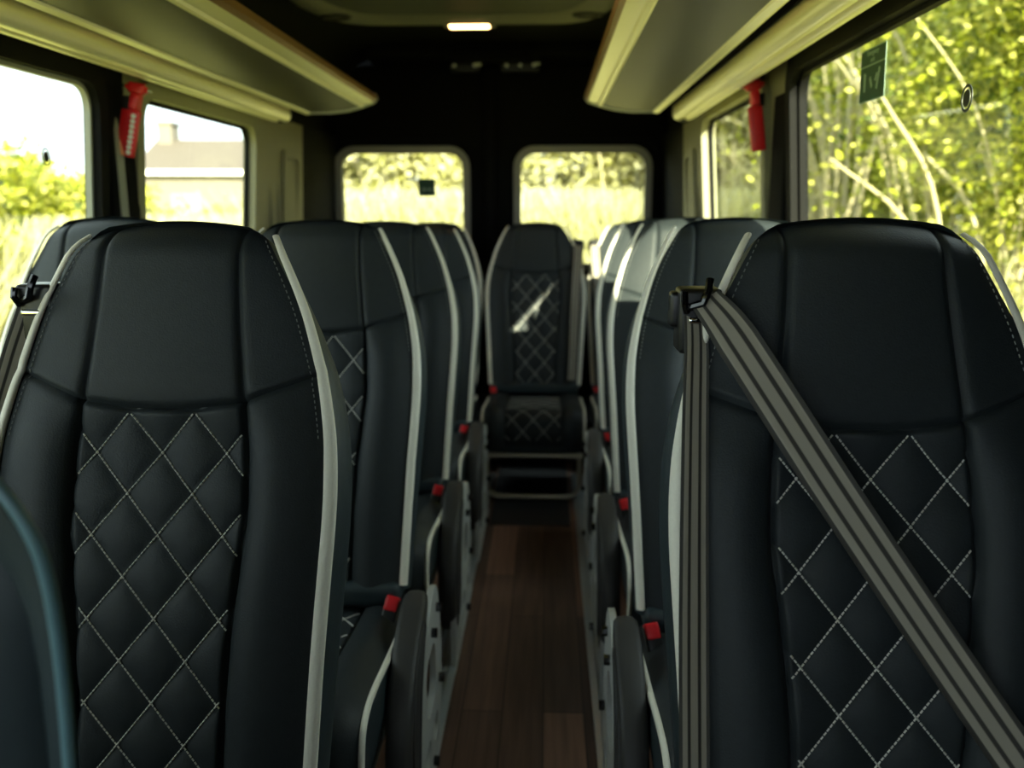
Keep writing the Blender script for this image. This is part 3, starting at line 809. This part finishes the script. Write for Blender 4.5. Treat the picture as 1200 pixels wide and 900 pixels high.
# front passenger seat back, only its rounded flank shows at the lower left
def front_seat():
    e = empty('front_seat', (-.552, .50, -.012)); tag(e, 'black rounded front seat back cut off by the lower left corner', 'seat')
    tab = [(.10, .02), (.13, .20), (.17, .228), (.30, .236), (.60, .238), (.82, .240), (.90, .2425), (.955, .243), (1.0, .240), (1.03, .232), (1.06, .214), (1.085, .185), (1.105, .14), (1.115, .08), (1.118, 0.0)]
    out = [(-x, z) for z, x in tab] + [(x, z) for z, x in reversed(tab[:-1])]
    pts = [(a, b) for a, b in out]
    b = MB(); rings = []
    for y, k in ((.05, .78), (.046, .84), (.032, .90), (.014, .95), (0.0, .975), (-.010, .978), (-.006, .93), (.002, .90), (-.006, .86), (-.012, .7)):
        rings.append([(a * k, y, .6 + (z - .6) * k) for a, z in pts])
    n = len(pts); b.add([p for r in rings for p in r], [(j*n+i, j*n+(i+1)%n, (j+1)*n+(i+1)%n, (j+1)*n+i) for j in range(len(rings)-1) for i in range(n)] + [tuple(range(n)), tuple((len(rings)-1)*n+i for i in range(n))])
    b.build('backrest', M['leather_side'], e, angle=50)
    t = MB(); t.tube(smoothpath([(a * .99, -.008, .6 + (z - .6) * .99) for a, z in pts[1:-1]], 90), .0045, 10, up=(0, 1, 0)); t.build('rim_highlight', M['teal'], e)  # rim tube coloured as the highlight along the glossy black edge
    c_ = MB(); c_.box((-.23, -.05, .30), (.21, .05, .42), .03); c_.box((-.18, -.03, .0), (.18, .06, .31), .02); c_.build('seat_base', M['plastic'], e)
front_seat()

# ------------------------------------------------------------------ floor rails
def rail(x, label):
    e = MB(); pr = [(-.028, .001), (-.028, .012), (-.010, .014), (-.008, .006), (.008, .006), (.010, .014), (.028, .012), (.028, .001)]
    vs = [(a, y, z) for y in (-1.6, 1.9) for a, z in pr]; n = len(pr)
    e.add(vs, [(k, (k+1)%n, n+(k+1)%n, n+k) for k in range(n)] + [tuple(range(n)), tuple(n+k for k in range(n))])
    o = e.build('floor_rail', M['rail'], loc=(x, 1.9, 0), angle=20); tag(o, label, 'rail', 'seat rails')
rail(-.262, 'aluminium floor rail under the left aisle seats'); rail(.15, 'aluminium floor rail under the right aisle seats')

# ------------------------------------------------------------------ emergency hammers and signs
def hammer(side, y, z, label, tilt, lit):
    x = wall_x(side, z) - side * .045
    e = empty('emergency_hammer', (x, y, z)); e.rotation_euler = (0, 0, 0); tag(e, label, 'hammer', 'emergency hammers')
    R_ = Matrix.Rotation(tilt, 4, 'Y')
    b = MB(); b.box((-.036, -.012, -.10) if lit else (-.024, -.012, -.10), (.024, .008, .05), .006, M=R_); b.build('handle', M['red'], e)
    h_ = MB(); e.scale = (.84, .84, .84); h_.box((-.012, -.02, .05), (.016, .02, .10), .006, M=R_)
    h_.box((-.026, -.014, .10), (.026, .014, .135), .008, M=R_); h_.tube([R_ @ Vector((-.036, 0, .118)), R_ @ Vector((.036, 0, .118))], .009, 10); h_.build('hammer_head', M['red'], e)
    for s_ in (-1, 1):
        t = MB(); t.tube([R_ @ Vector((s_ * .034, 0, .118)), R_ @ Vector((s_ * .05, 0, .118))], .006, 8, scale=lambda k: 1 - .7 * k); t.build('steel_tip', M['chrome'], e)
    for k in range(8):
        q = MB(); zc = .03 - k * .0165
        q.tube([R_ @ Vector((.008, -.011, zc)), R_ @ Vector((.008, -.016, zc))], .0078 if lit else .003, 10, up=(0, 0, 1)); q.build('stud', M['stud'] if lit else M['red'], e)
    if lit:
        q = MB(); q.plate([(-.035, -.098), (-.002, -.098), (-.024, -.052)], [], lambda a, c_, d: R_ @ Vector((a, -.0125 - d, c_)), .001); q.build('sunlit_triangle', M['orange'], e)  # patch of sunlight on the handle, made as a pale orange plate
    h2 = MB(); h2.box((-.02 if side < 0 else -.01, -.016, .05), (.012 if side < 0 else .022, .014, .09), .004); h2.build('holder', M['black'], e)
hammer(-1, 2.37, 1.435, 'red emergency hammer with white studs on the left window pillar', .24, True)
hammer(1, 2.58, 1.46, 'red emergency hammer on the right window pillar', -.14, False)

def text_mesh(txt, size):
    cu = bpy.data.curves.new('t', 'FONT'); cu.body = txt; cu.size = size; cu.align_x = 'CENTER'; cu.align_y = 'CENTER'; cu.extrude = .0004
    o = bpy.data.objects.new('t', cu); C.objects.link(o); dg = bpy.context.evaluated_depsgraph_get(); dg.update()
    me = bpy.data.meshes.new_from_object(o.evaluated_get(dg)); bpy.data.objects.remove(o); return me
def exit_sign():
    y, z = 1.86, 1.482; x = wall_x(1, z) + .020
    e = empty('exit_sign', (x, y, z)); e.scale = (.78, .78, .78); e.rotation_euler = (0, math.radians(-1.7), 0); tag(e, 'green emergency exit sticker on the right window', 'sign')
    Mx = Matrix.Rotation(-PI / 2, 4, 'Z') @ Matrix.Rotation(PI / 2, 4, 'X')      # readable from inside (facing -X)
    w, h_ = .085, .064
    def pl(nm, a, m, d0): 
        q = MB(); q.plate(a, [], lambda p, r, d: Mx @ Vector((p, r, d0 + d)), .0006); return q.build(nm, m, e, smooth_=False)
    pl('backing', rrect(-w - .003, -h_ - .003, w + .003, h_ + .003, .004), M['signwhite'], 0)
    pl('lower_field', [(-w, -h_), (w, -h_), (w, .022), (-w, .022)], M['green'], .0008)
    pl('upper_field', [(-w, .026), (w, .026), (w, h_), (-w, h_)], M['green'], .0008)
    me = text_mesh('Emergency\nexit', .0185); me.transform(Mx @ Matrix.Translation((0, .0455, .0018))); me.materials.append(M['signwhite']); put('lettering', me, e)
    # pictogram: pane, arm and figure strokes
    for nm, a in (('pictogram', [(-.055, -.040), (-.045, -.040), (-.042, .006), (-.056, .008)]), ('pictogram', [(-.016, -.012), (-.002, -.036), (.006, -.030), (-.008, -.004)]), ('pictogram', [(.030, -.040), (.040, -.043), (.058, .008), (.048, .012)]), ('pictogram', [(.020, -.018), (.030, -.022), (.040, -.004), (.032, 0)])):
        pl(nm, a, M['signwhite'], .0016)
exit_sign()
def rear_sticker():
    e = empty('exit_sticker', (-.655, YR + .024, 1.33)); tag(e, 'small dark green sticker on the left rear door window', 'sticker')
    q = MB(); q.box((-.047, 0, -.047), (.047, .003, .047), .0012); q.build('backing', M['green'], e)
    for a, b in ((-.026, -.004), (.006, .028)):
        r = MB(); r.box((a, -.001, -.018), (b, .001, -.004), .0004); r.build('pictogram', M['signwhite'], e)
rear_sticker()
def dot(side, y, z, lbl):
    x = wall_x(side, z) + side * .0195
    e = empty('window_spot', (x, y, z)); tag(e, lbl, 'sticker')
    q = MB(); n = 24
    for nm, r0, r1 in (('ring', .019, .015),):
        q.plate([(r0 * math.cos(2*PI*k/n), r0 * 1.15 * math.sin(2*PI*k/n)) for k in range(n)], [[(r1 * math.cos(2*PI*k/n), r1 * 1.15 * math.sin(2*PI*k/n)) for k in range(n)]], lambda a, b, d: (side * d, a, b), .001)
        q.build(nm, M['dot'], e, smooth_=False)
    q = MB(); q.plate([(.0115 * math.cos(2*PI*k/n), .0135 * math.sin(2*PI*k/n)) for k in range(n)], [], lambda a, b, d: (side * d, a, b), .001); q.build('core', M['dot'], e, smooth_=False)
dot(-1, 2.07, 1.335, 'small dark round spot on the left window'); dot(1, 1.455, 1.385, 'small dark round spot on the right window')

# ------------------------------------------------------------------ outdoors
g = MB(); g.box((-70, -40, -.75), (70, 90, -.55)); tag(g.build('ground', M['soil'], smooth_=False), kind='structure')
rng = np.random.default_rng(11)
def leaves_mesh(pts, size, m, name, droop=0, aspect=.55):
    n = len(pts)
    a = rng.normal(size=(n, 3)); a[:, 2] *= .7; a /= np.linalg.norm(a, axis=1)[:, None]
    b = rng.normal(size=(n, 3)); b -= a * (a * b).sum(1)[:, None]; b /= np.linalg.norm(b, axis=1)[:, None]
    s = size * rng.uniform(.55, 1.35, n)[:, None]
    v = np.stack([pts - a * s, pts - b * s * aspect, pts + a * s, pts + b * s * aspect], 1).reshape(-1, 3)
    me = bpy.data.meshes.new(name); me.vertices.add(4 * n); me.vertices.foreach_set('co', v.ravel())
    me.loops.add(4 * n); me.loops.foreach_set('vertex_index', np.arange(4 * n, dtype=np.int32))
    me.polygons.add(n); me.polygons.foreach_set('loop_start', np.arange(0, 4 * n, 4, dtype=np.int32)); me.polygons.foreach_set('loop_total', np.full(n, 4, np.int32))
    me.update(); me.validate(); me.materials.append(m); return me
def bush(x, y, rx, ry, h, n, size, m, label, stems=4, group=None, name='bush', z0=-.55, clumps=85):
    e = empty(name, (x, y, z0)); tag(e, label, name.split('_')[-1], group)
    c_ = rng.normal(size=(clumps, 3)); c_ /= np.linalg.norm(c_, axis=1)[:, None]; c_ *= rng.uniform(.25, 1, (clumps, 1)) ** .5
    c_ = c_ * np.array([rx, ry, h * .5]) + np.array([0, 0, h * .52])
    k = rng.integers(0, clumps, n); sp = rng.normal(size=(n, 3)) * np.array([rx, ry, h * .5]) * .115
    pts = c_[k] + sp; pts[:, 2] = np.clip(pts[:, 2], .02, None)
    put('foliage', leaves_mesh(pts, size, m, 'foliage'), e)
    for i in range(stems):
        x0, y0 = rng.uniform(-.5, .5) * rx, rng.uniform(-.9, .2) * ry; ln = rng.uniform(.6, 1.0) * h
        dx, dy = rng.normal() * .35, rng.normal() * .25
        t = MB(); pth = smoothpath([(x0, y0, 0), (x0 + dx * .2, y0 + dy * .3, ln * .35), (x0 + dx * .7, y0 + dy * .6, ln * .7), (x0 + dx * 1.3, y0 + dy, ln)], 12)
        t.tube(pth, rng.uniform(.02, .05), 6, scale=lambda u: 1 - .75 * u); t.build('stem', M['bark'], e)
    return e
# right-hand thicket (seen through the big right window)
for i, (x, y, h_, m, lb) in enumerate([
    (3.6, 5.4, 4.6, 'leaf', 'yellow green bush nearest the right edge outside the large right window'),
    (4.6, 7.2, 5.6, 'leaf_dark', 'tall green bush outside the large right window'),
    (4.4, 9.2, 5.0, 'leaf', 'yellow green bush behind the exit sign on the right window'),
    (3.9, 11.2, 5.2, 'leaf', 'pale stemmed bush by the left edge of the large right window'),
    (4.4, 13.6, 5.0, 'leaf_dark', 'bush outside the small right rear window'),
    (3.3, 15.0, 4.2, 'leaf', 'distant yellow bush seen through the small right window')]):
    bush(x, y, 1.35, 1.35, h_, 70000, .027, M[m], lb, stems=5, group='bushes on the right')
def dry_shrub(x, y, h_, n, lb):
    e = empty('dry_shrub', (x, y, -.55)); tag(e, lb, 'shrub')
    for i in range(n):
        x0, y0 = rng.uniform(-.25, .25), rng.uniform(-.5, .5); dx, dy = rng.normal() * .45 - .25, rng.normal() * .5; ln = rng.uniform(.6, 1) * h_
        t = MB(); t.tube(smoothpath([(x0, y0, 0), (x0 + dx * .15, y0 + dy * .2, ln * .4), (x0 + dx * .55, y0 + dy * .6, ln * .75), (x0 + dx * 1.3, y0 + dy * 1.2, ln * (.9 + .1 * rng.uniform()))], 14), rng.uniform(.010, .030), 6, scale=lambda u: 1 - .7 * u)
        t.build('stem', M['bark'], e)
    k = 2500; tt = rng.uniform(.1, 1, k); pts = np.stack([rng.normal(size=k) * .5 - .2 * tt, rng.normal(size=k) * .5, tt * h_], 1)
    put('foliage', leaves_mesh(pts, .03, M['leaf'], 'foliage'), e)
dry_shrub(2.75, 8.3, 4.2, 28, 'tangle of pale dry stems by the left edge of the large right window')
dry_shrub(2.7, 5.6, 3.6, 18, 'sparse pale stems beneath the round spot on the right window')
dry_shrub(2.55, 11.2, 3.4, 22, 'pale dry stems outside the small right rear window')
# rear thicket
for i, (x, y, h_, m, lb) in enumerate([
    (-1.7, 11.0, 4.0, 'leaf_pale', 'sunlit pale bush outside the left rear window'),
    (.1, 11.2, 4.2, 'leaf_pale', 'sunlit pale bush outside the right rear window'),
    (1.9, 11.5, 4.0, 'leaf_pale', 'sunlit bush beyond the right edge of the right rear window')]):
    bush(x, y, 1.5, 1.2, h_, 22000, .06, M[m], lb, stems=8, group='bushes behind the van')
# left hedge
for i, (x, y, h_, lb) in enumerate([
    (-6.0, 7.6, 2.25, 'bush at the far left outside the large left window'),
    (-6.6, 9.4, 2.5, 'rounded pale green bush outside the large left window'),
    (-7.0, 11.2, 2.35, 'bush beside the left window pillar seen in the large left window'),
    (-7.4, 13.9, 2.2, 'yellow green bush at the left edge of the second left window'),
    (-7.4, 16.8, 1.35, 'low green bush in the middle of the second left window'),
    (-6.6, 19.5, 1.9, 'green bush at the right edge of the second left window')]):
    bush(x, y, 1.4, 1.3, h_, 20000, .055, M['leaf'], lb, stems=4, group='bushes on the left')
# dry tall grass (uncountable)
def grass(n, boxes, name):
    P = []
    for (x0, y0, x1, y1, hh) in boxes:
        k = n // len(boxes)
        P.append(np.stack([rng.uniform(x0, x1, k), rng.uniform(y0, y1, k), np.full(k, -.55), rng.uniform(.55, 1.15, k) * hh], 1))
    P = np.concatenate(P); n = len(P)
    an = rng.uniform(0, 2 * PI, n); wd = rng.uniform(.006, .016, n); lean = rng.normal(size=(n, 2)) * .22
    b = P[:, :3]; d = np.stack([np.cos(an), np.sin(an), np.zeros(n)], 1) * wd[:, None]
    mid = b + np.stack([lean[:, 0] * .35 * P[:, 3], lean[:, 1] * .35 * P[:, 3], .6 * P[:, 3]], 1)
    top = b + np.stack([lean[:, 0] * P[:, 3], lean[:, 1] * P[:, 3], P[:, 3]], 1)
    v = np.stack([b - d, b + d, mid + d, mid - d, top + d * .4, top - d * .4], 1).reshape(-1, 3)
    me = bpy.data.meshes.new(name); me.vertices.add(6 * n); me.vertices.foreach_set('co', v.ravel())
    i0 = np.arange(n) * 6; idx = np.stack([i0, i0+1, i0+2, i0+3, i0+3, i0+2, i0+4, i0+5], 1).ravel().astype(np.int32)
    me.loops.add(8 * n); me.loops.foreach_set('vertex_index', idx); me.polygons.add(2 * n)
    me.polygons.foreach_set('loop_start', np.arange(0, 8 * n, 4, dtype=np.int32)); me.polygons.foreach_set('loop_total', np.full(2 * n, 4, np.int32))
    me.update(); me.validate(); me.materials.append(M['straw']); return put(name, me)
tag(grass(26000, [(-2.9, 8.8, 2.3, 10.2, 1.75)], 'tall_grass'), 'pale dry tall grass outside the rear door windows', 'grass', kind='stuff')
tag(grass(16000, [(2.4, 5.0, 3.2, 15.0, 1.35)], 'roadside_grass'), 'pale dry grass at the foot of the bushes outside the right windows', 'grass', kind='stuff')
tag(grass(20000, [(-5.6, 6.5, -4.6, 19.0, 1.5)], 'meadow_grass'), 'pale dry grass in front of the bushes outside the left windows', 'grass', kind='stuff')

def house():
    e = empty('house', (-11.6, 38, -.55)); e.rotation_euler = (0, 0, .06); tag(e, 'pale house with pinkish roof and chimney far beyond the second left window', 'house')
    w_ = MB(); w_.box((-5, -3, 0), (5, 3, 3.4)); w_.build('wall', M['stucco'], e, smooth_=False)
    r = MB(); r.add([(-5.3, -3.4, 3.25), (5.3, -3.4, 3.25), (5.3, 3.4, 3.25), (-5.3, 3.4, 3.25), (-5.3, 0, 4.75), (5.3, 0, 4.75)], [(0, 1, 5, 4), (2, 3, 4, 5), (0, 4, 3), (1, 2, 5), (0, 3, 2, 1)]); r.build('roof', M['roof'], e, smooth_=False)
    g_ = MB(); g_.box((-5.3, -3.52, 3.12), (5.3, -3.38, 3.3), .03); g_.build('gutter', M['stud'], e)
    c_ = MB(); c_.box((-5.1, -.5, 3.8), (-4.5, .5, 5.35), .04); c_.box((-5.2, -.6, 5.35), (-4.4, .6, 5.45), .03); c_.build('chimney', M['stucco'], e)
    for x in (-3.2, 0, 3.2):
        q = MB(); q.box((x - .6, -3.06, 1.2), (x + .6, -2.95, 2.4), .03); q.build('window', M['darkglass'], e)
house()

# ------------------------------------------------------------------ light
w = bpy.data.worlds.new('sky'); S.world = w; w.use_nodes = True
nt = w.node_tree; bg = nt.nodes['Background']; bg.inputs['Color'].default_value = (.80, .94, 1.0, 1); bg.inputs['Strength'].default_value = 1.0
sun = bpy.data.lights.new('sun', 'SUN'); so = bpy.data.objects.new('sun', sun); C.objects.link(so)
sun.energy = 9.2; sun.angle = math.radians(.6); sun.color = (1.0, .95, .70)
sd = Vector((.35, -1, .38)).normalized(); so.rotation_euler = sd.to_track_quat('Z', 'Y').to_euler(); so.location = sd * 20

S.view_settings.view_transform = 'Standard'; S.view_settings.look = 'None'; S.view_settings.gamma = 1; S.view_settings.exposure = 1.7
S.view_settings.use_curve_mapping = False
S.cycles.max_bounces = 8; S.cycles.transparent_max_bounces = 12
